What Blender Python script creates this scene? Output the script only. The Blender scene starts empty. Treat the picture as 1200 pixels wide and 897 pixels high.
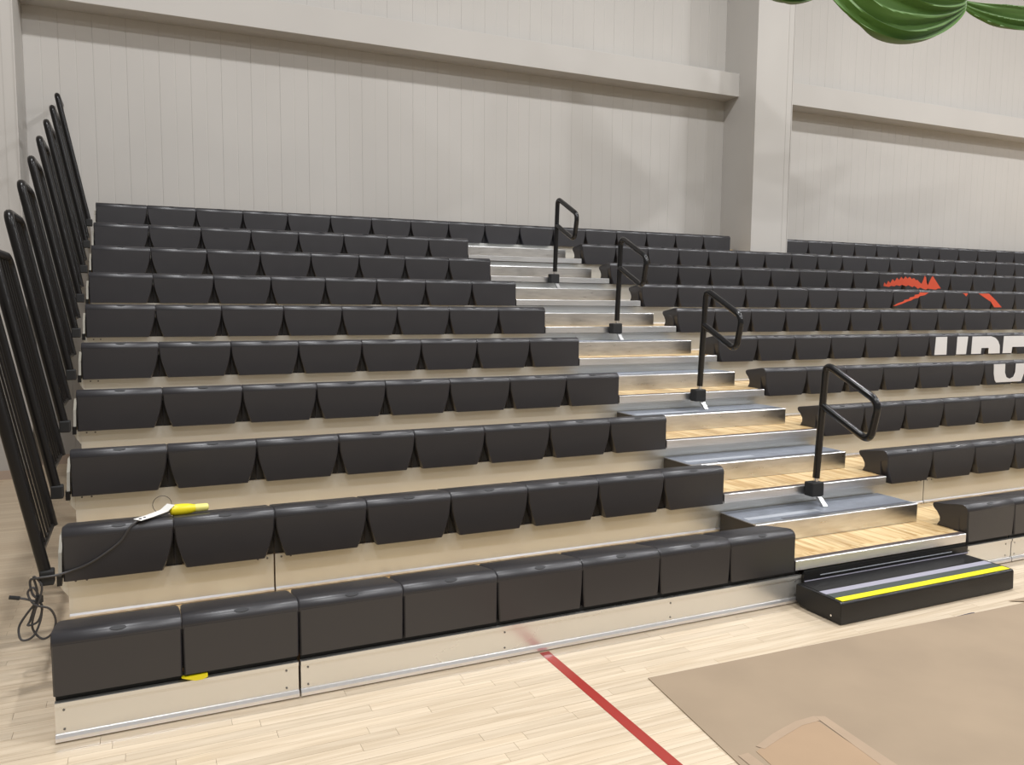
import bpy, bmesh, math, random
from mathutils import Vector, Matrix
random.seed(7)
scn = bpy.context.scene
COL = scn.collection

# ------------------------------------------------------------------ camera
D, H, Z0 = 0.6253, 0.2463, 0.405          # tier run, tier rise, front rim height of the lowest seat
YAW, PITCH, ROLL = -0.43137, -0.09507, -0.00773
FPX = 951.6
def _rot():
    cy, sy = math.cos(YAW), math.sin(YAW)
    cp, sp = math.cos(PITCH), math.sin(PITCH)
    cr, sr = math.cos(ROLL), math.sin(ROLL)
    Rz = Matrix(((cy, -sy, 0), (sy, cy, 0), (0, 0, 1)))
    Rx = Matrix(((1, 0, 0), (0, cp, -sp), (0, sp, cp)))
    Ry = Matrix(((cr, 0, sr), (0, 1, 0), (-sr, 0, cr)))
    return Rz @ Rx @ Ry
_R = _rot()
_r, _f, _u = _R.col[0], _R.col[1], _R.col[2]
cam_d = bpy.data.cameras.new('camera')
cam = bpy.data.objects.new('camera', cam_d)
COL.objects.link(cam)
cam_d.sensor_width = 36.0
cam_d.lens = FPX / 1200 * 36.0
M = Matrix.Identity(4)
for i in range(3):
    M[i][0], M[i][1], M[i][2] = _r[i], _u[i], -_f[i]
M.translation = Vector((0.3377, -3.3785, 1.2672 + Z0))
cam.matrix_world = M
cam_d.clip_end = 200
scn.camera = cam

# ------------------------------------------------------------------ world, lights, exposure
w = bpy.data.worlds.new('gym_ambient')
scn.world = w
w.use_nodes = True
w.node_tree.nodes['Background'].inputs[0].default_value = (1.0, 0.955, 0.89, 1)
w.node_tree.nodes['Background'].inputs[1].default_value = 0.34
def hall_lamp(x, y, z, power):
    l = bpy.data.lights.new('high_bay_lamp', 'AREA')
    l.shape = 'DISK'; l.size = 0.5; l.energy = power; l.color = (0.985, 0.985, 1.0)
    o = bpy.data.objects.new('high_bay_lamp', l)
    o.location = (x, y, z)
    COL.objects.link(o)
for x in (0.0, 6.0, 12.0, 18.0, 24.0):
    for y, p in ((1.4, 290), (-3.6, 290), (-8.6, 190)):
        hall_lamp(x, y, 8.6, p)
vs = scn.view_settings
vs.view_transform = 'Standard'; vs.look = 'None'; vs.gamma = 1.0; vs.use_curve_mapping = False
vs.exposure = -0.2

# ------------------------------------------------------------------ materials
def nodes_of(name):
    m = bpy.data.materials.new(name); m.use_nodes = True
    nt = m.node_tree
    return m, nt, nt.nodes, nt.links, nt.nodes['Principled BSDF']
def plain(name, col, rough=0.5, metal=0.0, spec=0.5, var=0.0, scale=6.0, bump=0.0, bscale=200.0, stretch=(1, 1, 1), rvar=0.0, coat=0.0):
    m, nt, N, L, b = nodes_of(name)
    b.inputs['Base Color'].default_value = (*col, 1)
    b.inputs['Roughness'].default_value = rough
    b.inputs['Metallic'].default_value = metal
    b.inputs['Specular IOR Level'].default_value = spec
    if coat: b.inputs['Coat Weight'].default_value = coat; b.inputs['Coat Roughness'].default_value = 0.15
    if var or bump or rvar:
        tc = N.new('ShaderNodeNewGeometry')
        mp = N.new('ShaderNodeMapping'); mp.inputs['Scale'].default_value = stretch
        L.new(tc.outputs['Position'], mp.inputs['Vector'])
    if var or rvar:
        n = N.new('ShaderNodeTexNoise'); n.inputs['Scale'].default_value = scale; n.inputs['Detail'].default_value = 5
        L.new(mp.outputs[0], n.inputs['Vector'])
        if var:
            r = N.new('ShaderNodeValToRGB')
            r.color_ramp.elements[0].position = 0.3; r.color_ramp.elements[1].position = 0.7
            r.color_ramp.elements[0].color = tuple(c * (1 - var) for c in col) + (1,)
            r.color_ramp.elements[1].color = tuple(min(1, c * (1 + var)) for c in col) + (1,)
            L.new(n.outputs['Fac'], r.inputs[0]); L.new(r.outputs[0], b.inputs['Base Color'])
        if rvar:
            mr = N.new('ShaderNodeMapRange')
            mr.inputs['To Min'].default_value = max(0.02, rough - rvar); mr.inputs['To Max'].default_value = rough + rvar
            L.new(n.outputs['Fac'], mr.inputs['Value']); L.new(mr.outputs[0], b.inputs['Roughness'])
    if bump:
        n2 = N.new('ShaderNodeTexNoise'); n2.inputs['Scale'].default_value = bscale; n2.inputs['Detail'].default_value = 3
        L.new(mp.outputs[0], n2.inputs['Vector'])
        bp = N.new('ShaderNodeBump'); bp.inputs['Strength'].default_value = bump; bp.inputs['Distance'].default_value = 0.002
        L.new(n2.outputs['Fac'], bp.inputs['Height']); L.new(bp.outputs[0], b.inputs['Normal'])
    return m
def wood(name, c0, c1, rough, per_object=0.0, stretch=(1.2, 30, 30), coat=0.0):
    m, nt, N, L, b = nodes_of(name)
    g = N.new('ShaderNodeNewGeometry'); mp = N.new('ShaderNodeMapping'); mp.inputs['Scale'].default_value = stretch
    oi = N.new('ShaderNodeObjectInfo')
    ad = N.new('ShaderNodeVectorMath'); ad.operation = 'ADD'
    sc = N.new('ShaderNodeVectorMath'); sc.operation = 'SCALE'; sc.inputs['Scale'].default_value = 37.0
    cb = N.new('ShaderNodeCombineXYZ')
    L.new(oi.outputs['Random'], cb.inputs[0]); L.new(oi.outputs['Random'], cb.inputs[1])
    L.new(cb.outputs[0], sc.inputs[0])
    L.new(g.outputs['Position'], mp.inputs['Vector']); L.new(mp.outputs[0], ad.inputs[0]); L.new(sc.outputs[0], ad.inputs[1])
    n = N.new('ShaderNodeTexNoise'); n.inputs['Scale'].default_value = 1.6; n.inputs['Detail'].default_value = 6; n.inputs['Distortion'].default_value = 0.6
    L.new(ad.outputs[0], n.inputs['Vector'])
    r = N.new('ShaderNodeValToRGB'); r.color_ramp.elements[0].position = 0.32; r.color_ramp.elements[1].position = 0.62
    r.color_ramp.elements[0].color = (*c0, 1); r.color_ramp.elements[1].color = (*c1, 1)
    L.new(n.outputs['Fac'], r.inputs[0])
    hs = N.new('ShaderNodeHueSaturation')
    mr = N.new('ShaderNodeMapRange'); mr.inputs['To Min'].default_value = 1 - per_object; mr.inputs['To Max'].default_value = 1 + per_object
    L.new(oi.outputs['Random'], mr.inputs['Value']); L.new(mr.outputs[0], hs.inputs['Value'])
    L.new(r.outputs[0], hs.inputs['Color']); L.new(hs.outputs[0], b.inputs['Base Color'])
    b.inputs['Roughness'].default_value = rough
    if coat: b.inputs['Coat Weight'].default_value = coat; b.inputs['Coat Roughness'].default_value = 0.12
    return m
def floor_far():
    m, nt, N, L, b = nodes_of('maple_strip_floor')
    g = N.new('ShaderNodeNewGeometry')
    br = N.new('ShaderNodeTexBrick')
    br.inputs['Scale'].default_value = 1.0
    br.inputs['Brick Width'].default_value = 0.85; br.inputs['Row Height'].default_value = 0.0571
    br.inputs['Mortar Size'].default_value = 0.0011; br.inputs['Mortar Smooth'].default_value = 0.3
    br.inputs['Color1'].default_value = (0.67, 0.545, 0.385, 1); br.inputs['Color2'].default_value = (0.58, 0.45, 0.305, 1)
    br.inputs['Mortar'].default_value = (0.38, 0.27, 0.16, 1)
    br.offset = 0.37
    L.new(g.outputs['Position'], br.inputs['Vector'])
    L.new(br.outputs['Color'], b.inputs['Base Color'])
    b.inputs['Roughness'].default_value = 0.38
    b.inputs['Coat Weight'].default_value = 0.3; b.inputs['Coat Roughness'].default_value = 0.2
    return m
MAT = dict(
    seat=plain('charcoal_moulded_plastic', (0.0225, 0.0215, 0.025), 0.36, spec=0.7, bump=0.12, bscale=420, rvar=0.06, scale=9),
    recess=plain('recess_shade_plastic', (0.012, 0.012, 0.014), 0.55),  # seat plastic made darker: shade inside recesses put into the colour
    riser=plain('cream_galvanised_steel', (0.74, 0.735, 0.69), 0.36, metal=0.6, var=0.02, scale=4, stretch=(0.3, 1, 1), rvar=0.02),
    skirt=plain('satin_skirt_steel', (0.77, 0.76, 0.72), 0.27, metal=0.7, var=0.015, scale=3, stretch=(0.3, 1, 1), rvar=0.015),
    alu=plain('brushed_aluminium', (0.80, 0.80, 0.80), 0.33, metal=1.0, var=0.06, scale=20, stretch=(0.3, 3, 6), rvar=0.06),
    bright=plain('bright_aluminium_bead', (0.90, 0.89, 0.90), 0.3, metal=0.75),
    step=plain('step_galvanised_sheet', (0.70, 0.70, 0.70), 0.30, metal=1.0, var=0.08, scale=16, stretch=(0.5, 2, 3), rvar=0.07),
    stepside=plain('dark_step_end_plate', (0.05, 0.045, 0.04), 0.5, metal=0.3),
    tread=plain('grey_step_tread', (0.33, 0.36, 0.42), 0.42, metal=0.6, bump=0.3, bscale=350, var=0.1, scale=12),
    gripl=plain('light_grip_strip', (0.50, 0.53, 0.58), 0.45, metal=0.3, bump=0.3, bscale=500),
    gripd=plain('dark_grip_strip', (0.10, 0.105, 0.12), 0.6, bump=0.3, bscale=500),
    deck=wood('plywood_deck', (0.50, 0.30, 0.11), (0.80, 0.60, 0.32), 0.42, stretch=(18, 1.4, 18), coat=0.2),
    edge=plain('brown_rubber_edge', (0.07, 0.05, 0.045), 0.6),
    black=plain('black_gloss_paint', (0.008, 0.008, 0.009), 0.2, spec=0.5),
    rail=plain('black_brown_satin_paint', (0.009, 0.008, 0.0078), 0.28, spec=0.28),
    blk=plain('black_moulded_plastic', (0.010, 0.0095, 0.0095), 0.33, spec=0.4, bump=0.1, bscale=400),
    rubber=plain('black_rubber', (0.014, 0.014, 0.014), 0.7),
    chrome=plain('zinc_plated_steel', (0.85, 0.85, 0.86), 0.22, metal=1.0),
    wall=plain('warm_grey_wall_paint', (0.495, 0.475, 0.445), 0.62, var=0.02, scale=1.3, spec=0.3),
    joint=plain('wall_joint_shade', (0.44, 0.42, 0.39), 0.8),
    base=plain('tan_base_strip', (0.47, 0.37, 0.30), 0.6),
    plank=wood('maple_plank', (0.60, 0.48, 0.335), (0.73, 0.61, 0.455), 0.36, per_object=0.07, coat=0.3),
    floor=floor_far(),
    sub=plain('dark_plank_gap', (0.34, 0.22, 0.12), 0.9),
    red=plain('red_court_paint', (0.36, 0.032, 0.024), 0.35, coat=0.3),
    card=plain('brown_cardboard', (0.325, 0.245, 0.165), 0.75, var=0.07, scale=2.2, bump=0.15, bscale=60),
    card2=plain('orange_brown_kraft_paper', (0.38, 0.26, 0.16), 0.75, var=0.04, scale=3),
    tape=plain('tan_masking_tape', (0.385, 0.28, 0.19), 0.6, var=0.04, scale=9),
    mark=plain('dark_ink', (0.03, 0.03, 0.06), 0.6),
    yellow=plain('safety_yellow', (0.86, 0.79, 0.012), 0.45),
    pale_yellow=plain('pale_yellow_plastic', (0.86, 0.80, 0.23), 0.35),
    plug=plain('yellow_plug_plastic', (0.84, 0.70, 0.01), 0.35),
    lilac=plain('lilac_grey_tread_strip', (0.36, 0.35, 0.42), 0.5, bump=0.2, bscale=400),
    olive=plain('dark_green_grey_tread_strip', (0.06, 0.075, 0.068), 0.5, bump=0.2, bscale=400),
    white=plain('white_letter_paint', (0.78, 0.77, 0.76), 0.45),
    orange=plain('orange_red_emblem_paint', (0.66, 0.085, 0.035), 0.45),
    tag=plain('white_paper_tag', (0.85, 0.84, 0.80), 0.6),
    cord=plain('dark_grey_cord', (0.05, 0.047, 0.047), 0.5),
    bracket=plain('cream_bracket_paint', (0.42, 0.39, 0.32), 0.5),
    under=plain('grey_frame_steel', (0.16, 0.155, 0.15), 0.5, metal=0.4),
)
def curtain_mat():
    m, nt, N, L, b = nodes_of('green_vinyl_mesh')
    b.inputs['Base Color'].default_value = (0.085, 0.20, 0.022, 1)
    b.inputs['Roughness'].default_value = 0.7
    b.inputs['Sheen Weight'].default_value = 0.3
    tr = N.new('ShaderNodeBsdfTranslucent'); tr.inputs[0].default_value = (0.16, 0.30, 0.03, 1)
    mx = N.new('ShaderNodeMixShader'); mx.inputs[0].default_value = 0.3
    out = N['Material Output']
    L.new(b.outputs[0], mx.inputs[1]); L.new(tr.outputs[0], mx.inputs[2]); L.new(mx.outputs[0], out.inputs['Surface'])
    return m
MAT['green'] = curtain_mat()

# ------------------------------------------------------------------ helpers
LOC = {}
def tag(o, label=None, cat=None, group=None, kind=None):
    if label: o['label'] = label
    if cat: o['category'] = cat
    if group: o['group'] = group
    if kind: o['kind'] = kind
    return o
def thing(name, loc, label, cat, group=None):
    o = bpy.data.objects.new(name, None); o.empty_display_size = 0.1
    o.location = loc; COL.objects.link(o); LOC[o] = Vector(loc)
    return tag(o, label, cat, group)
class MB:
    """collects shapes given in world coordinates"""
    def __init__(s): s.v = []; s.f = []
    def add(s, vs_, fs):
        n = len(s.v); s.v += [tuple(p) for p in vs_]; s.f += [tuple(i + n for i in q) for q in fs]; return s
    def box(s, x0, x1, y0, y1, z0, z1):
        return s.add([(x0,y0,z0),(x1,y0,z0),(x1,y1,z0),(x0,y1,z0),(x0,y0,z1),(x1,y0,z1),(x1,y1,z1),(x0,y1,z1)],
                     [(3,2,1,0),(4,5,6,7),(0,1,5,4),(1,2,6,5),(2,3,7,6),(3,0,4,7)])
    def prism_x(s, prof, x0, x1):                       # profile of (y, z), counter-clockwise or not; normals fixed later
        n = len(prof)
        return s.add([(x0, y, z) for y, z in prof] + [(x1, y, z) for y, z in prof],
                     [tuple(range(n)), tuple(range(2*n-1, n-1, -1))] + [(i, i+n, (i+1) % n + n, (i+1) % n) for i in range(n)])
    def prism_y(s, poly, y0, y1):                       # outline of (x, z)
        n = len(poly)
        return s.add([(x, y0, z) for x, z in poly] + [(x, y1, z) for x, z in poly],
                     [tuple(range(n)), tuple(range(2*n-1, n-1, -1))] + [(i, i+n, (i+1) % n + n, (i+1) % n) for i in range(n)])
    def prism_z(s, poly, z0, z1):
        n = len(poly)
        return s.add([(x, y, z0) for x, y in poly] + [(x, y, z1) for x, y in poly],
                     [tuple(range(n)), tuple(range(2*n-1, n-1, -1))] + [(i, i+n, (i+1) % n + n, (i+1) % n) for i in range(n)])
    def tube(s, pts, r, n=10, closed=False, radii=None):
        pts = [Vector(p) for p in pts]; m = len(pts)
        rings = []; up = None
        for i in range(m):
            if closed: t = pts[(i+1) % m] - pts[i-1]
            else: t = pts[min(i+1, m-1)] - pts[max(i-1, 0)]
            t.normalize()
            if up is None:
                a = Vector((0,0,1)) if abs(t.z) < 0.9 else Vector((1,0,0))
                up = (a - t * a.dot(t)).normalized()
            else:
                up = (up - t * up.dot(t)).normalized()
            b = t.cross(up); rr = radii[i] if radii else r
            rings.append([pts[i] + (up * math.cos(2*math.pi*k/n) + b * math.sin(2*math.pi*k/n)) * rr for k in range(n)])
        vs_ = [p for q in rings for p in q]; fs = []
        for i in range(m if closed else m-1):
            j = (i+1) % m
            for k in range(n):
                fs.append((i*n+k, i*n+(k+1) % n, j*n+(k+1) % n, j*n+k))
        if not closed:
            fs.append(tuple(range(n-1, -1, -1))); fs.append(tuple((m-1)*n+k for k in range(n)))
        return s.add(vs_, fs)
    def mesh(s, name, mat, origin=(0,0,0), smooth=False, bevel=0.0, second=None):
        me = bpy.data.meshes.new(name)
        o = Vector(origin)
        me.from_pydata([tuple(Vector(p) - o) for p in s.v], [], s.f)
        bm = bmesh.new(); bm.from_mesh(me)
        bmesh.ops.recalc_face_normals(bm, faces=bm.faces)
        if bevel:
            es = [e for e in bm.edges if len(e.link_faces) == 2 and e.calc_face_angle(0) > 0.6]
            bmesh.ops.bevel(bm, geom=es, offset=bevel, segments=2, profile=0.5, affect='EDGES')
        bm.to_mesh(me); bm.free()
        me.materials.append(MAT[mat])
        if second:                                      # (material, test on the face centre)
            me.materials.append(MAT[second[0]])
            for p in me.polygons:
                if second[1](p.center): p.material_index = 1
        if smooth:
            for p in me.polygons: p.use_smooth = True
            me.set_sharp_from_angle(angle=math.radians(40))
        return me
    def build(s, name, mat, parent=None, smooth=False, bevel=0.0, label=None, origin=None):
        """one mesh object; its own origin is the centre of its bottom unless given"""
        pl = LOC.get(parent, Vector((0,0,0))) if parent else Vector((0,0,0))
        if origin is None:
            xs, ys, zs = zip(*s.v)
            origin = Vector(((min(xs)+max(xs))/2, (min(ys)+max(ys))/2, min(zs)))
        origin = Vector(origin)
        o = bpy.data.objects.new(name, s.mesh(name, mat, origin, smooth, bevel))
        COL.objects.link(o); o.location = origin - pl
        if parent: o.parent = parent
        LOC[o] = origin
        if label: o['label'] = label
        return o
def inst(name, me, loc, parent):
    o = bpy.data.objects.new(name, me); COL.objects.link(o)
    o.location = Vector(loc) - LOC.get(parent, Vector((0,0,0))); o.parent = parent; LOC[o] = Vector(loc)
    return o
def fillet(pts, r, seg=5):
    """polyline with rounded inner corners"""
    pts = [Vector(p) for p in pts]; out = [pts[0]]
    for i in range(1, len(pts)-1):
        a, b, c = pts[i-1], pts[i], pts[i+1]
        d1 = (a-b); d2 = (c-b); rr = min(r, d1.length*0.49, d2.length*0.49)
        p1 = b + d1.normalized()*rr; p2 = b + d2.normalized()*rr
        for k in range(seg+1):
            t = k/seg; out.append(p1*(1-t)**2 + b*2*t*(1-t) + p2*t*t)
    out.append(pts[-1]); return out

# ------------------------------------------------------------------ floor
WY, CY = 6.10, 5.45                              # wall face, pilaster front
BX0, BX1, SX0 = -0.60, 7.97, 8.61                # bay edges (pilaster sides)
fm = MB()
PX0, PX1, PY0 = -1.15, 5.75, -25*0.0571               # region laid with single planks
PLX, PLY = 0.0, 22*0.0571                             # planks also run on beside the bleacher's end
GAPZ = -0.012
def quad(x0, x1, y0, y1, z): fm.add([(x0,y0,z),(x1,y0,z),(x1,y1,z),(x0,y1,z)], [(0,1,2,3)])
quad(-9, 24, -24, PY0, 0); quad(-9, PX0, PY0, 9, 0); quad(PX1, 24, PY0, 9, 0)
quad(PX0, PLX, PLY, 9, 0); quad(PLX, PX1, 0.0, 9, 0)
floor = fm.build('floor', 'floor', origin=(0, 0, 0)); tag(floor, 'pale maple strip gym floor', None, None, 'structure')
sub = MB().box(PX0, PX1, PY0, 0.0, -0.03, GAPZ).box(PX0, PLX, 0.0, PLY, -0.03, GAPZ).build('plank_bed', 'sub', floor)
PW = 0.0571
nplank = 0
def plank_row(y0, x_lo, x_hi, maxlen=1.25):
    global nplank
    x = x_lo - random.uniform(0, 0.5); first = True
    while x < x_hi - 0.02:
        ln = random.choice((0.42, 0.56, 0.7, 0.85, 1.0, maxlen)) * random.uniform(0.9, 1.1)
        a, b = max(x, x_lo), min(x + ln, x_hi)
        if b - a > 0.03:
            g = 0.0006
            zt = random.uniform(-0.0004, 0.0)
            MB().box(a+g, b-g, y0+g, y0+PW-g, GAPZ, zt).build('plank', 'plank', floor)
            nplank += 1
        x += ln
y = -PW
while y > PY0 - 0.001:
    plank_row(y, PX0, PX1 if y > -0.62 else 2.75)
    y -= PW
y = 0.0
while y + PW <= PLY + 0.001:
    plank_row(y, PX0, PLX, 1.6)
    y += PW
# strip of finish under the cardboard, where single planks cannot be seen
MB().box(2.7505, PX1, PY0, -10*PW, GAPZ, -0.0005).build('covered_boards', 'floor', floor)
line = MB().box(2.047, 2.098, -6.0, -0.006, -0.0003, 0.0009).build('painted_line', 'red', floor, label='red painted court line')

# ------------------------------------------------------------------ back wall, pilasters, girts
wall = MB().box(-9, 24, WY+0.012, WY+0.2, 0, 9.5).build('wall_back', 'joint')
tag(wall, 'warm grey ribbed steel panel gym wall', None, None, 'structure')
PNL = 0.3048
def panel_mesh():
    m = MB(); hw = PNL/2 - 0.0006
    prof = [(-hw, 0.012), (-hw, 0.0016), (-hw+0.007, 0.0), (-0.006, 0.0), (-0.002, 0.0014), (0.002, 0.0014), (0.006, 0.0), (hw-0.007, 0.0), (hw, 0.0016), (hw, 0.012)]
    n = len(prof)
    v = [(x, yy, 0) for x, yy in prof] + [(x, yy, 9.5) for x, yy in prof]
    m.add(v, [(i, i+1, i+1+n, i+n) for i in range(n-1)])
    return m.mesh('wall_panel', 'wall')
pme = panel_mesh()
for (a, b) in ((BX0, BX1), (SX0, 16.6)):
    npn = round((b-a)/PNL); wp = (b-a)/npn
    for k in range(npn):
        o = inst('wall_panel', pme, (a + (k+0.5)*wp, WY, 0), wall); o.scale.x = wp/PNL
def pilaster(name, x0, x1):
    o = MB().box(x0, x1, CY, WY+0.012, 0, 9.5).build(name, 'wall')
    tag(o, None, None, None, 'structure')
    MB().box(x1-0.105, x1-0.099, CY-0.002, CY, 0.1, 9.5).build('seam', 'joint', o)
    MB().box(x1-0.012, x1, CY-0.006, CY, 0.1, 9.5).build('corner_trim', 'wall', o)
    MB().box(x0, x1, CY-0.012, CY, 0.0, 0.085).build('base_strip', 'base', o)
    return o
pilaster('wall_pilaster_left', BX0-0.64, BX0)
pilaster('wall_pilaster_right', BX1, SX0)
for n, (a, b) in enumerate(((BX0, BX1), (SX0, 17.0)), 1):
    t = MB().box(a+0.001, b-0.001, 5.79, WY-0.001, 4.555, 4.865).build('trim_%d' % n, 'wall', bevel=0.004)
    tag(t, None, None, None, 'structure')
for n, (a, b) in enumerate(((-9, BX0-0.64), (BX0, -0.35)), 1):
    t = MB().box(a, b, WY-0.012, WY-0.0005, 0.0, 0.1).build(('baseboard_far' if n == 1 else 'baseboard_corner'), 'base')
    tag(t, None, None, None, 'structure')

# ------------------------------------------------------------------ seat modules
SW = 0.4572
def seat_mesh(name, tl, tr):
    m = MB(); g = 0.0005; zb = -0.217; e = 0.006
    # full-width shell; its front below the rim is set back behind the tapered face
    prof = [(0.058, zb+0.003), (0.058, -0.060), (0.012, -0.045), (0.0010, -0.024), (0.0025, -0.010), (0.0075, 0.002), (0.0155, 0.0115), (0.027, 0.0180), (0.042, 0.0205),
            (0.070, 0.0180), (0.15, 0.004), (0.236, -0.010), (0.258, -0.015), (0.268, -0.026), (0.260, -0.043), (0.228, -0.066),
            (0.205, -0.098), (0.203, -0.125), (0.222, -0.156), (0.13, -0.156)]
    xs = [g, g+e, SW-g-e, SW-g]
    n = len(prof); v = []; cy = 0.13; cz = -0.08
    for k, x in enumerate(xs):
        sg = 1 if k < 2 else -1
        for (yy, zz) in prof:
            xx = x + sg*0.011*max(0.0, (yy-0.18)/0.09)**2
            if k in (0, 3):
                L = math.hypot(yy-cy, zz-cz); v.append((xx, yy + (cy-yy)/L*0.005, zz + (cz-zz)/L*0.005))
            else: v.append((xx, yy, zz))
    f = [(k*n+i, k*n+(i+1) % n, (k+1)*n+(i+1) % n, (k+1)*n+i) for k in range(3) for i in range(n)]
    f += [tuple(range(n)), tuple(4*n-1-i for i in range(n))]
    m.add(v, f)
    # tapered front face
    rows = 8; v = []; f = []
    for j in range(rows):
        t = j/(rows-1); zz = -0.020 + (zb+0.020)*t
        il, ir = 0.0014 + tl*t**2.0, 0.0014 + tr*t**2.0
        v += [(il, 0.064, zz), (il, 0.007, zz), (il+0.006, 0.0, zz), (SW-ir-0.006, 0.0, zz), (SW-ir, 0.007, zz), (SW-ir, 0.064, zz)]
    for j in range(rows-1):
        for k in range(5):
            a = j*6+k; f.append((a, a+1, a+7, a+6))
    f.append(tuple(range(6))); b = (rows-1)*6; f.append(tuple(b+5-i for i in range(6)))
    m.add(v, f)
    return m.mesh(name, 'seat', smooth=True, second=('recess', lambda c: 0.012 < c.y < 0.0655 and c.z < -0.04 and (c.x > 0.1 and c.x < SW-0.1)))  # set-back front coloured dark to stand for shade between neighbouring seats
SEATS = {}
def seat_kind(tl, tr):
    if (tl, tr) not in SEATS: SEATS[(tl, tr)] = seat_mesh('seat', tl, tr)
    return SEATS[(tl, tr)]
def oval_mesh():
    m = MB(); n = 16; v = []
    for k in range(n):
        a = 2*math.pi*k/n
        v.append((0.030*math.cos(a), -0.012*math.sin(a)*0.82, 0.012*math.sin(a)*-0.0 + 0.0))
    top = [(x, yy, 0.0006) for x, yy, _ in v]; bot = [(x*1.05, yy*1.05, -0.004) for x, yy, _ in v]
    m.add(bot + top, [tuple(range(n, 2*n))] + [(i, (i+1) % n, (i+1) % n+n, i+n) for i in range(n)])
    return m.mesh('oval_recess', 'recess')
OVAL = oval_mesh()
AX0, AX1 = 8*SW, 5.09                            # the aisle between the seat blocks
ords = ['lowest', 'second', 'third', 'fourth', 'fifth', 'sixth', 'seventh', 'eighth', 'ninth', 'topmost']
SPL = (0.9144, 5.53)                             # joints between the bleacher sections
XEND = [max(10.2, 6.6 + 0.95*r) for r in range(10)]
tiers = []
for r in range(10):
    Y, Z = r*D, Z0 + r*H
    extra = {0: ' on a steel skirt at the gym floor', 3: ', with one white letter bottom', 4: ', with white letter tops',
             6: ', with orange emblem strokes', 7: ', with an orange spiked mane', 9: ' against the wall, unbroken by the aisle'}.get(r, ' with no painting on its face')
    od = ords[r] + ('' if r in (0, 9) else ' from floor')
    T = thing('bleacher_row', (0, Y, Z - 0.157), '%s bleacher tier of charcoal moulded seats%s' % (od, extra), 'bleacher row', 'telescopic bleacher tiers')
    tiers.append(T)
    xs = []
    if r < 9:
        xs += [k*SW for k in range(8)]
        x = AX1
    else:
        xs += [k*SW for k in range(17)]
        x = 8.73
    while x < XEND[r]: xs.append(x); x += SW
    for k, x in enumerate(xs):
        full = 0.048 if r else (0.002 if k < 4 else 0.010)
        tl = 0.0 if k == 0 else full
        tr = 0.0 if (k == 7 and r < 9) or (k == 16 and r == 9) else full
        me = seat_kind(tl, tr)
        s = inst('seat', me, (x, Y, Z), T)
        ov = inst('oval_recess', OVAL, (x + SW/2, Y+0.0165, Z+0.0128), s)
        ov.rotation_euler = (math.radians(36), 0, 0)
    xe = x
    # deck boards (cut out round the pilaster)
    back = (r+1)*D + 0.040 if r < 9 else WY-0.02
    segs = [(0.0, SPL[0]-0.002), (SPL[0]+0.002, SPL[1]-0.002)]
    tail = [(SPL[1]+0.002, xe)]
    if r >= 8: tail = [(SPL[1]+0.002, BX1-0.08), (8.73, xe)]
    if r == 8:
        MB().box(BX1-0.078, 8.728, Y+0.095, CY-0.02, Z-0.187, Z-0.1575).build('deck_board', 'deck', T)
    for a, b in segs + tail:
        MB().box(a, b, Y+0.095, back, Z-0.187, Z-0.1575).build('deck_board', 'deck', T)
    if r < 9:
        MB().box(AX0+0.002, AX1-0.012, Y+0.0115, Y+0.0945, Z-0.187, Z-0.1575).build('deck_board', 'deck', T)
    # risers below the seat fronts / front skirt
    if r == 0:
        for a, b in ((0.004, SPL[0]-0.005), (SPL[0]+0.005, 3.722), (5.098, SPL[1]+0.012), (SPL[1]+0.022, xe)):
            p = MB().prism_x([(0.010, 0.030), (0.010, 0.140), (0.004, 0.143), (0.004, 0.1585), (0.030, 0.1585), (0.030, 0.030)], a, b).build('skirt_panel', 'skirt', T)
            MB().prism_x([(0.001, 0.006), (-0.002, 0.022), (0.003, 0.034), (0.012, 0.036), (0.030, 0.030), (0.030, 0.004)], a-0.001, b+0.001).build('bottom_bead', 'bright', p)
            MB().box(a, b, 0.012, 0.028, 0.0, 0.0055).build('floor_seal', 'rubber', p)
            MB().box(a+0.002, b-0.002, 0.034, 0.040, 0.10, 0.186).build('gap_shade_strip', 'rubber', p)  # added black strip standing for shade in the gap above the skirt
            xb = [a+0.03, b-0.05] + [a + 0.95*i for i in range(1, int((b-a)/0.95)+1)]
            for q in xb:
                for zz in (0.052, 0.128):
                    c = MB(); c.tube([(q, 0.0105, zz), (q, 0.0075, zz)], 0.0045, 8); c.build('rivet', 'under', p)
    else:
        rs = [(0.015, SPL[0]-0.004), (SPL[0]+0.004, SPL[1]-0.004), (SPL[1]+0.004, xe)] if r == 1 else [(0.015, xe)]
        if r == 9: rs = [(0.015, BX1-0.08), (8.73, xe)]
        for a, b in rs:
            zb = Z - 0.157 - H + 0.0015
            p = MB().prism_x([(Y+0.050, zb), (Y+0.050, Z-0.2165), (Y+0.056, Z-0.2165), (Y+0.056, zb)], a, b).build('riser_panel', 'riser', T)
            MB().prism_x([(Y+0.042, zb), (Y+0.040, zb+0.010), (Y+0.0497, zb+0.018), (Y+0.0497, zb)], a, b).build('bottom_lip', 'bright', p)
            if r < 6:
                if a < 0.1:
                    MB().prism_y([(-0.032, Z-0.214), (a-0.001, Z-0.214), (a-0.001, Z-0.300), (-0.012, Z-0.262)], Y+0.050, Y+0.054).build('end_flange', 'riser', p)
                for q in (a+0.03, a+0.075, b-0.03, b-0.075):
                    c = MB(); c.tube([(q, Y+0.0502, Z-0.233), (q, Y+0.0475, Z-0.233)], 0.005, 8); c.build('bolt', 'under', p)
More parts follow.
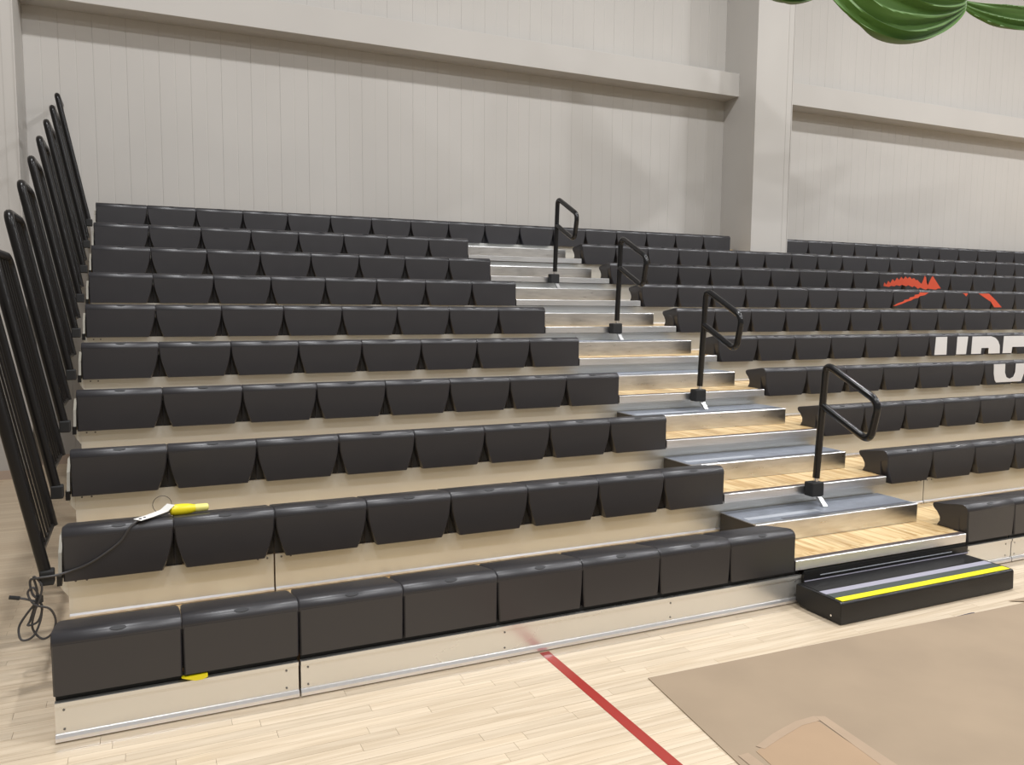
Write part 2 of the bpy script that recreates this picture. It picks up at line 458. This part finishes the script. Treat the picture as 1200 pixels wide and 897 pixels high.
    # aisle edge
    if r < 9:
        n = MB().prism_x([(Y-0.002, Z-0.212), (Y-0.002, Z-0.160), (Y+0.001, Z-0.1565), (Y+0.011, Z-0.1555), (Y+0.011, Z-0.190), (Y+0.004, Z-0.212)], AX0+0.002, AX1-0.012).build('nosing', 'alu', T)
        MB().box(AX0+0.002, AX1-0.012, Y+0.0112, Y+0.040, Z-0.1574, Z-0.1545).build('edge_strip', 'edge', n)
    # end bracket by the guard rail and frame posts under the deck
    if r:
        MB().prism_x([(Y+0.045, Z-0.230), (Y+0.02, Z-0.19), (Y+0.06, Z-0.10), (Y+0.16, Z-0.045), (Y+0.25, Z-0.05), (Y+0.25, Z-0.09), (Y+0.20, Z-0.12), (Y+0.21, Z-0.187), (Y+0.34, Z-0.205), (Y+0.34, Z-0.230)], -0.020, -0.006).build('end_bracket', 'bracket', T)
        MB().box(-0.026, -0.006, Y+0.005, Y+0.045, Z-0.235, Z-0.19).build('end_block', 'blk', T)
    top = Z - 0.19
    for k, x in enumerate((0.45, 2.3, 4.2, 6.2)):
        if x < XEND[r]-0.3:
            yy = (r+1)*D - 0.09 if r < 9 else 5.95
            MB().box(x, x+0.06, yy, yy+0.06, 0.0, top).build('support_post', 'under', T)

# painted marks on the seat faces
def painted(r, poly, mat, name, label):
    Y, Z = r*D, Z0 + r*H
    MB().prism_y([(x, Z+min(z, -0.014)) for x, z in poly], Y-0.0022, Y-0.0006).build(name, mat, tiers[r], label=label)
painted(4, [(7.929,-.016),(8.099,-.016),(8.100,-.205),(7.917,-.205)], 'white', 'painted_letter', 'white stem of a painted letter U')
painted(4, [(8.257,-.016),(8.426,-.016),(8.407,-.205),(8.252,-.205)], 'white', 'painted_letter', 'white stem of a painted letter U')
painted(4, [(8.495,-.016),(8.80,-.016),(8.87,-.035),(8.92,-.07),(8.95,-.12),(8.956,-.205),(8.769,-.205),(8.769,-.143),(8.649,-.143),(8.645,-.205),(8.489,-.205)], 'white', 'painted_letter', 'white top of a painted letter P')
painted(4, [(9.011,-.016),(9.45,-.016),(9.45,-.138),(9.16,-.138),(9.155,-.205),(9.004,-.205)], 'white', 'painted_letter', 'white top of a painted letter E')
ub = [(7.966,-.014),(7.972,-.11),(7.990,-.17),(8.012,-.195),(8.395,-.195),(8.43,-.12),(8.44,-.014),(8.298,-.014),(8.295,-.10),(8.268,-.148),(8.216,-.164),(8.165,-.148),(8.138,-.10),(8.135,-.014)]
painted(3, ub, 'white', 'painted_letter', 'white rounded bottom of a painted letter U')
mane = [(9.29,-.168)]
top_e = [(9.33,-.135),(9.40,-.112),(9.48,-.088),(9.56,-.068),(9.64,-.055),(9.72,-.048),(9.80,-.052),(9.88,-.066),(9.95,-.090)]
for i, (x, z) in enumerate(top_e):
    mane += [(x-0.028, z+0.014), (x+0.012, z-0.016)]
mane += [(10.005,-.128),(10.035,-.075),(10.060,-.016),(10.085,-.04),(10.10,-.10),(10.125,-.145),(10.155,-.10),(10.19,-.04),(10.215,-.016),(10.245,-.045),(10.31,-.11),(10.39,-.185)]
bot_e = [(10.30,-.185),(10.1,-.19),(9.95,-.178),(9.84,-.158),(9.72,-.148),(9.60,-.146),(9.50,-.152),(9.40,-.162)]
for x, z in bot_e: mane += [(x+0.03, z), (x-0.01, z-0.016)]
painted(7, mane, 'orange', 'painted_emblem', 'orange spiked mane with two pointed ears')
painted(6, [(9.36,-.014),(9.20,-.014),(9.19,-.036),(9.12,-.045),(9.11,-.066),(9.03,-.078),(9.02,-.098),(8.94,-.110),(8.92,-.130),(8.84,-.148),(8.75,-.185),(8.80,-.182),(8.90,-.158),(8.99,-.130),(9.06,-.115),(9.10,-.094),(9.18,-.082),(9.21,-.060),(9.30,-.046)], 'orange', 'painted_emblem', 'orange jagged stroke running down leftward')
painted(6, [(10.30,-.014),(10.50,-.014),(10.58,-.06),(10.66,-.11),(10.77,-.19),(10.62,-.19),(10.55,-.12),(10.44,-.075)], 'orange', 'painted_emblem', 'orange tapering slanted stroke')
painted(6, [(9.99,-.014),(10.09,-.014),(10.085,-.028),(10.06,-.056),(10.03,-.03)], 'orange', 'painted_emblem', 'small orange pointed fleck')

# ------------------------------------------------------------------ aisle steps on the decks
for r in range(9):
    Y, Z = r*D, Z0 + r*H
    y0, y1, zd, zt = Y+0.335, (r+1)*D+0.036, Z-0.157, Z-0.034
    nm = ords[r] + (' deck' if r in (0,) else ' deck from floor')
    S = thing('aisle_step', (4.35, (y0+y1)/2, zd), 'sheet metal half step in the aisle, standing on the %s' % nm, 'step', 'half steps up the bleacher aisle')
    x0, x1 = AX0+0.006, 5.045
    MB().prism_x([(y0, zd+0.001), (y0, zt-0.006), (y0+0.004, zt), (y0+0.03, zt), (y0+0.03, zt-0.004), (y0+0.006, zt-0.008), (y0+0.006, zd+0.001)], x0, x1).build('step_front', 'step', S)
    t = MB().box(x0, x1, y0+0.0305, y1, zt-0.006, zt-0.0005).build('tread', 'tread', S)
    MB().box(x0+0.03, x0+0.62, y0+0.10, y0+0.150, zt-0.0006, zt+0.001).build('grip_strip', 'gripl', t)
    MB().box(x0+0.25, x1-0.03, y0+0.037, y0+0.062, zt-0.0006, zt+0.001).build('grip_strip', 'gripd', t)
    MB().box(x0, x0+0.004, y0+0.008, y1, zd+0.001, zt-0.0065).build('end_plate', 'stepside', S)
    MB().box(x1-0.004, x1, y0+0.008, y1, zd+0.001, zt-0.0065).build('end_plate', 'stepside', S)

# ------------------------------------------------------------------ aisle handrails
hn = {1: 'second', 3: 'fourth', 5: 'sixth', 7: 'eighth'}
for r in (1, 3, 5, 7):
    Y, Z = r*D, Z0 + r*H
    X = 4.378
    R_ = thing('aisle_handrail', (X, Y-0.05, Z-0.215), 'black looped aisle handrail clamped to the nosing of the %s tier from floor' % hn[r], 'handrail', 'aisle handrails')
    def P3(dy, dz): return (X, Y + dy, Z + dz)
    b = P3(-0.045, -0.10); tp = P3(-0.088, 0.66)
    pts = fillet([b, tp, P3(-0.515, 0.455), P3(-0.46, 0.205), P3(-0.075, 0.385)], 0.07, 7)
    # post and loop
    cut = P3(-0.072, 0.36)
    MB().tube([b, cut], 0.0235, 12).build('post', 'black', R_, smooth=True)
    MB().tube([Vector(cut)] + [p for p in pts[1:]], 0.0235, 12).build('loop', 'black', R_, smooth=True)
    MB().tube([P3(-0.044, -0.135), b], 0.017, 12).build('post_socket', 'chrome', R_, smooth=True)
    MB().box(X-0.062, X+0.040, Y-0.080, Y-0.0035, Z-0.219, Z-0.125).build('clamp', 'rubber', R_, bevel=0.008)
    lv = MB().prism_x([(Y-0.070, Z-0.2192), (Y-0.045, Z-0.2192), (Y-0.100, Z-0.276), (Y-0.128, Z-0.276)], X-0.006, X+0.028)
    lv.build('lever', 'alu', R_)

# ------------------------------------------------------------------ end guard rails
for r in range(1, 10):
    Y, Z = r*D, Z0 + r*H
    zb = Z - 0.213
    G = thing('guard_rail', (-0.045, Y, zb), 'black outward-leaning end guard rail fixed to the %s tier%s' % (ords[r], '' if r == 9 else ' from floor'), 'guard rail', 'end guard rails')
    def Q(dy, dz): return (-0.058 - 0.19*(dz+0.213), Y + dy, Z + dz)
    tp, wd = 1.012, 0.54
    fr = fillet([Q(0.0, -0.19), Q(0.0, tp), Q(wd, tp), Q(wd, -0.09)], 0.075, 6)
    MB().tube(fr, 0.025, 10).build('frame', 'rail', G, smooth=True)
    MB().tube([Q(0.0, -0.085), Q(wd, -0.085)], 0.012, 8).build('bottom_bar', 'rail', G, smooth=True)
    for k in range(1, 6):
        dy = wd*k/6
        MB().tube([Q(dy, -0.085), Q(dy, tp)], 0.006, 6).build('baluster', 'rail', G, smooth=True)
    x, yy, zz = Q(0.0, -0.2)
    MB().box(x-0.028, x+0.028, yy-0.032, yy+0.028, zz-0.016, zz+0.05).build('foot_clamp', 'rubber', G, bevel=0.006)

# ------------------------------------------------------------------ front step at the aisle
F = thing('entry_step', (4.35, -0.17, 0), 'black moulded entry step with a yellow front stripe, on the gym floor', 'step')
fx0, fx1, fy = 3.652, 5.05, -0.345
body = MB().prism_x([(fy, 0.004), (fy+0.004, 0.112), (fy+0.012, 0.122), (fy+0.05, 0.1245), (-0.018, 0.1245), (-0.018, 0.03), (-0.05, 0.012), (-0.12, 0.0)], fx0, fx1)
body.build('step_body', 'blk', F, bevel=0.004)
def strip(a, b, mat, nm, lab=None):
    MB().box(fx0+0.022, fx1-0.02, a, b, 0.1243, 0.1262).build(nm, mat, F, label=lab)
strip(fy+0.016, fy+0.066, 'yellow', 'edge_stripe', 'bright yellow edge stripe')
strip(fy+0.069, fy+0.125, 'olive', 'tread_strip', 'dark green-grey grip strip')
strip(fy+0.128, fy+0.178, 'lilac', 'tread_strip', 'lilac grey grip strip')
strip(fy+0.182, fy+0.30, 'blk', 'tread_strip')
MB().box(fx0+0.06, 5.083, -0.016, 0.003, 0.118, 0.172).build('back_panel', 'blk', F)
MB().box(fx0+0.18, 4.93, -0.0205, -0.0165, 0.150, 0.1535).build('back_rib', 'gripl', F)
MB().box(fx0+0.06, 5.083, -0.024, -0.0165, 0.1275, 0.131).build('hinge_rod', 'lilac', F)
MB().box(3.73, 5.085, 0.004, 0.012, 0.002, 0.185).build('kick_plate', 'rubber', F)
for q in (-0.28,):
    c = MB(); c.tube([(fx0-0.0005, q, 0.035), (fx0-0.004, q, 0.035)], 0.006, 8); c.build('rivet', 'chrome', F)

# ------------------------------------------------------------------ floor protection
cs = thing('cardboard_sheet', (3.4, -1.3, 0.001), 'large brown cardboard sheet lying flat on the maple floor', 'cardboard')
MB().prism_z([(2.374,-0.445),(3.2,-0.468),(4.46,-0.512),(6.4,-0.56),(6.4,-3.2),(2.06,-3.2),(2.20,-2.0),(2.285,-1.17)], 0.0010, 0.0045).build('sheet', 'card', cs)
MB().prism_z([(4.33,-0.5085),(4.47,-0.5135),(4.475,-0.508),(4.45,-0.5035)], 0.0046, 0.0052).build('ink_mark', 'mark', cs)
pp = thing('kraft_paper', (2.55, -1.4, 0.0046), 'orange-brown kraft paper patch taped onto the cardboard sheet', 'paper')
MB().prism_z([(2.40,-1.122),(2.56,-1.07),(2.785,-1.035),(2.765,-1.38),(2.74,-1.9),(2.30,-1.9)], 0.0046, 0.0061).build('paper', 'card2', pp)
MB().prism_z([(2.424,-1.094),(2.55,-1.048),(2.70,-1.012),(2.80,-1.010),(2.795,-1.048),(2.70,-1.048),(2.56,-1.085),(2.44,-1.122)], 0.0062, 0.0068).build('tape_strip', 'tape', pp)
MB().prism_z([(2.318,-1.118),(2.366,-1.118),(2.36,-1.55),(2.30,-1.55)], 0.0062, 0.0068).build('tape_strip', 'tape', pp)
MB().prism_z([(2.80,-1.012),(2.84,-1.03),(2.80,-1.55),(2.735,-1.55)], 0.0062, 0.0068).build('tape_strip', 'tape', pp)
p2 = MB().prism_z([(4.82,-0.47),(5.5,-0.47),(5.6,-0.545),(4.93,-0.525)], 0.0047, 0.0065).build('cardboard_scrap', 'card')
tag(p2, 'small cardboard scrap by the far edge of the large sheet', 'cardboard')
sh = MB().prism_y([(0.450, 0.178), (0.548, 0.181), (0.548, 0.167), (0.528, 0.1592), (0.50, 0.1592)], -0.004, 0.02).build('yellow_shim', 'plug')
tag(sh, 'small yellow wedge tucked between lowest seats and steel skirt', 'wedge')

# ------------------------------------------------------------------ plug lead on the second tier
Zs = Z0 + H
K = thing('power_lead', (0.45, 0.72, Zs), 'yellow plug with white tag and grey cord lying on second tier seats', 'cord')
def along(a, b, t): return Vector(a)*(1-t) + Vector(b)*t
pa, pb = (0.445, 0.722, Zs+0.039), (0.620, 0.752, Zs+0.034)
ts = (0, .03, .12, .3, .45, .55, .60, .66)
MB().tube([along(pa, pb, t) for t in ts], 0.02, 14, radii=[.012, .022, .027, .028, .026, .023, .020, .018]).build('plug_body', 'plug', K, smooth=True)
MB().tube([along(pa, pb, t) for t in (.62, .7, .93, .98, 1.0)], 0.015, 14, radii=[.018, .0195, .0185, .0165, .011]).build('plug_tip', 'pale_yellow', K, smooth=True)
tg = MB()
tgp = [Vector((0.305, 0.632, Zs+0.030)), Vector((0.36, 0.675, Zs+0.033)), Vector((0.42, 0.715, Zs+0.042)), Vector((0.452, 0.73, Zs+0.066))]
sd = Vector((0.62, -0.78, 0))*0.026
v = [p + sd for p in tgp] + [p - sd for p in tgp]
tg.add(v + [q + Vector((0,0,0.0012)) for q in v], [(i, i+1, i+5, i+4) for i in range(3)] + [(i+8, i+9, i+13, i+12) for i in range(3)] + [(0,4,12,8), (3,7,15,11)] + [(i, i+1, i+9, i+8) for i in range(3)] + [(i+4, i+5, i+13, i+12) for i in range(3)])
tgo = tg.build('paper_tag', 'tag', K)
for (a, b) in ((0.318, 0.640), (0.336, 0.658)):
    MB().prism_z([(a-0.006, b-0.004), (a+0.005, b-0.006), (a+0.007, b+0.005), (a-0.004, b+0.006)], Zs+0.0325, Zs+0.0348).build('tag_print', 'mark', tgo)
wr = []
for k in range(20):
    a = 2*math.pi*k/20
    wr.append((0.415 + 0.042*math.cos(a), 0.79, Zs+0.056 + 0.042*math.sin(a)))
MB().tube(wr, 0.0014, 6, closed=True).build('tag_wire', 'cord', K, smooth=True)
def smoothp(pts, n=6):
    pts = [Vector(p) for p in pts]; out = []
    for i in range(len(pts)-1):
        p0, p1, p2, p3 = pts[max(i-1,0)], pts[i], pts[i+1], pts[min(i+2, len(pts)-1)]
        for k in range(n):
            t = k/n
            out.append(0.5*((2*p1) + (p2-p0)*t + (2*p0-5*p1+4*p2-p3)*t*t + (3*p1-p0-3*p2+p3)*t**3))
    out.append(pts[-1]); return out
yf = D - 0.0065
cp = [(0.455, 0.722, Zs+0.036), (0.40, 0.69, Zs+0.026), (0.32, 0.647, Zs+0.0265), (0.275, yf, Zs+0.004), (0.235, yf, Zs-0.055), (0.17, yf, Zs-0.105), (0.10, yf, Zs-0.145), (0.03, yf, Zs-0.168),
      (-0.03, yf-0.03, Zs-0.172), (-0.095, yf-0.03, Zs-0.175), (-0.125, 0.61, Zs-0.19), (-0.115, 0.60, Zs-0.25), (-0.085, 0.60, Zs-0.275)]
MB().tube(smoothp(cp), 0.0052, 8).build('cord', 'cord', K, smooth=True)
c0 = Vector((-0.09, 0.60, Zs-0.27))
coil = [c0]
for (dx, dz) in ((-0.05,-0.06), (-0.085,-0.12), (-0.075,-0.17), (-0.03,-0.16), (0.0,-0.09), (0.002,-0.02), (-0.02,0.05), (-0.045,0.03), (-0.02,-0.02), (0.035,-0.05), (0.055,-0.11), (0.04,-0.165), (0.0,-0.185), (-0.035,-0.13), (-0.02,-0.05), (0.0,0.0), (0.01,0.06),
                 (-0.02,0.10), (-0.01,0.02), (-0.04,-0.09), (-0.05,-0.115), (-0.01,-0.10), (0.005,-0.03), (-0.04,0.0), (-0.075,0.012)):
    coil.append(c0 + Vector((dx, random.uniform(-0.012, 0.012), dz)))
MB().tube(smoothp(coil), 0.0048, 8).build('cord_coil', 'cord', K, smooth=True)
MB().tube([c0 + Vector((0.0,0,0.012)), c0 + Vector((0,0,-0.016))], 0.013, 10).build('cord_tie', 'rubber', K)
MB().tube([c0 + Vector((-0.075,0,0.012)), c0 + Vector((-0.105,0,0.02)), c0 + Vector((-0.115,0,0.022))], 0.009, 8).build('cord_end', 'rubber', K, smooth=True)

# ------------------------------------------------------------------ raised divider curtain
CYY = 3.0
Cn = thing('divider_curtain', (8.0, CYY, 4.4), 'green gathered divider curtain drawn up in swags above the bleachers', 'curtain')
def swag(name, A, B, sag, riseA, riseB, seed, folds=5.5, amp=0.05, lean=0.0):
    """cloth hung between two gathers: folds run from the left edge to the right gather"""
    NU, NV = 48, 56
    v = []; f = []
    for j in range(NV+1):
        t = j/NV                                        # 0 at the hem, 1 at the top
        a = A + Vector((lean*t, 0, riseA*t)); b = B + Vector((0, 0, riseB*t))
        for i in range(NU+1):
            s_ = i/NU; par = 4*s_*(1-s_); e = par**0.6
            p = a.lerp(b, s_)
            ph = folds*2*math.pi*t**0.75 + 0.9*math.sin(3.1*s_+seed) + 0.6*math.sin(7.3*s_+11*t+seed)
            roll = math.exp(-(t/0.10)**2)
            z = p.z - sag*(1-0.72*t)*par**0.8
            y = p.y - amp*e*math.sin(ph) - 0.05*e*roll - 0.02*math.sin(5*s_+seed)
            fine = 0.010*e*math.sin(2.7*ph + 2.0*math.sin(4*s_+seed)) + 0.006*e*math.sin(31*t + 5*s_)
            v.append((p.x + 0.01*math.sin(ph+1)*e, y - fine, z + 0.25*amp*math.cos(ph)*e))
    W_ = NU+1
    for j in range(NV):
        for i in range(NU):
            f.append((j*W_+i, j*W_+i+1, (j+1)*W_+i+1, (j+1)*W_+i))
    m = MB(); m.add(v, f)
    o = m.build(name, 'green', Cn, smooth=True)
    md = o.modifiers.new('cloth_thickness', 'SOLIDIFY'); md.thickness = 0.006
    return o
C0 = Vector((0.3377, -3.3785, 1.2672+Z0))
def at(px, py, Y):
    d = _r*((px-600)/FPX) + _f - _u*((py-448.5)/FPX)
    return C0 + d*((Y-C0.y)/d.y)
pA, pB, pC, pE = at(868, -14, CYY), at(966, -10, CYY), at(1131, 9, CYY), at(1275, 10, CYY)
def sag_for(a, b, px, py):
    q = at(px, py, CYY); s = (q.x-a.x)/(b.x-a.x); return (a.z + (b.z-a.z)*s - q.z)
swag('swag', pA, pB, sag_for(pA, pB, 921, 7), 1.2, 0.15, 1)
swag('swag', pB, pC, sag_for(pB, pC, 1046, 52), 1.2, 0.12, 2, lean=0.25)
swag('swag', pC, pE, sag_for(pC, pE, 1180, 40), 0.09, 0.12, 5, 2.5, 0.03)
for q in (pB, pC):
    MB().tube([(q.x, CYY+0.03, q.z-0.01), (q.x, CYY+0.03, q.z+1.4)], 0.010, 8).build('lift_cord', 'green', Cn)
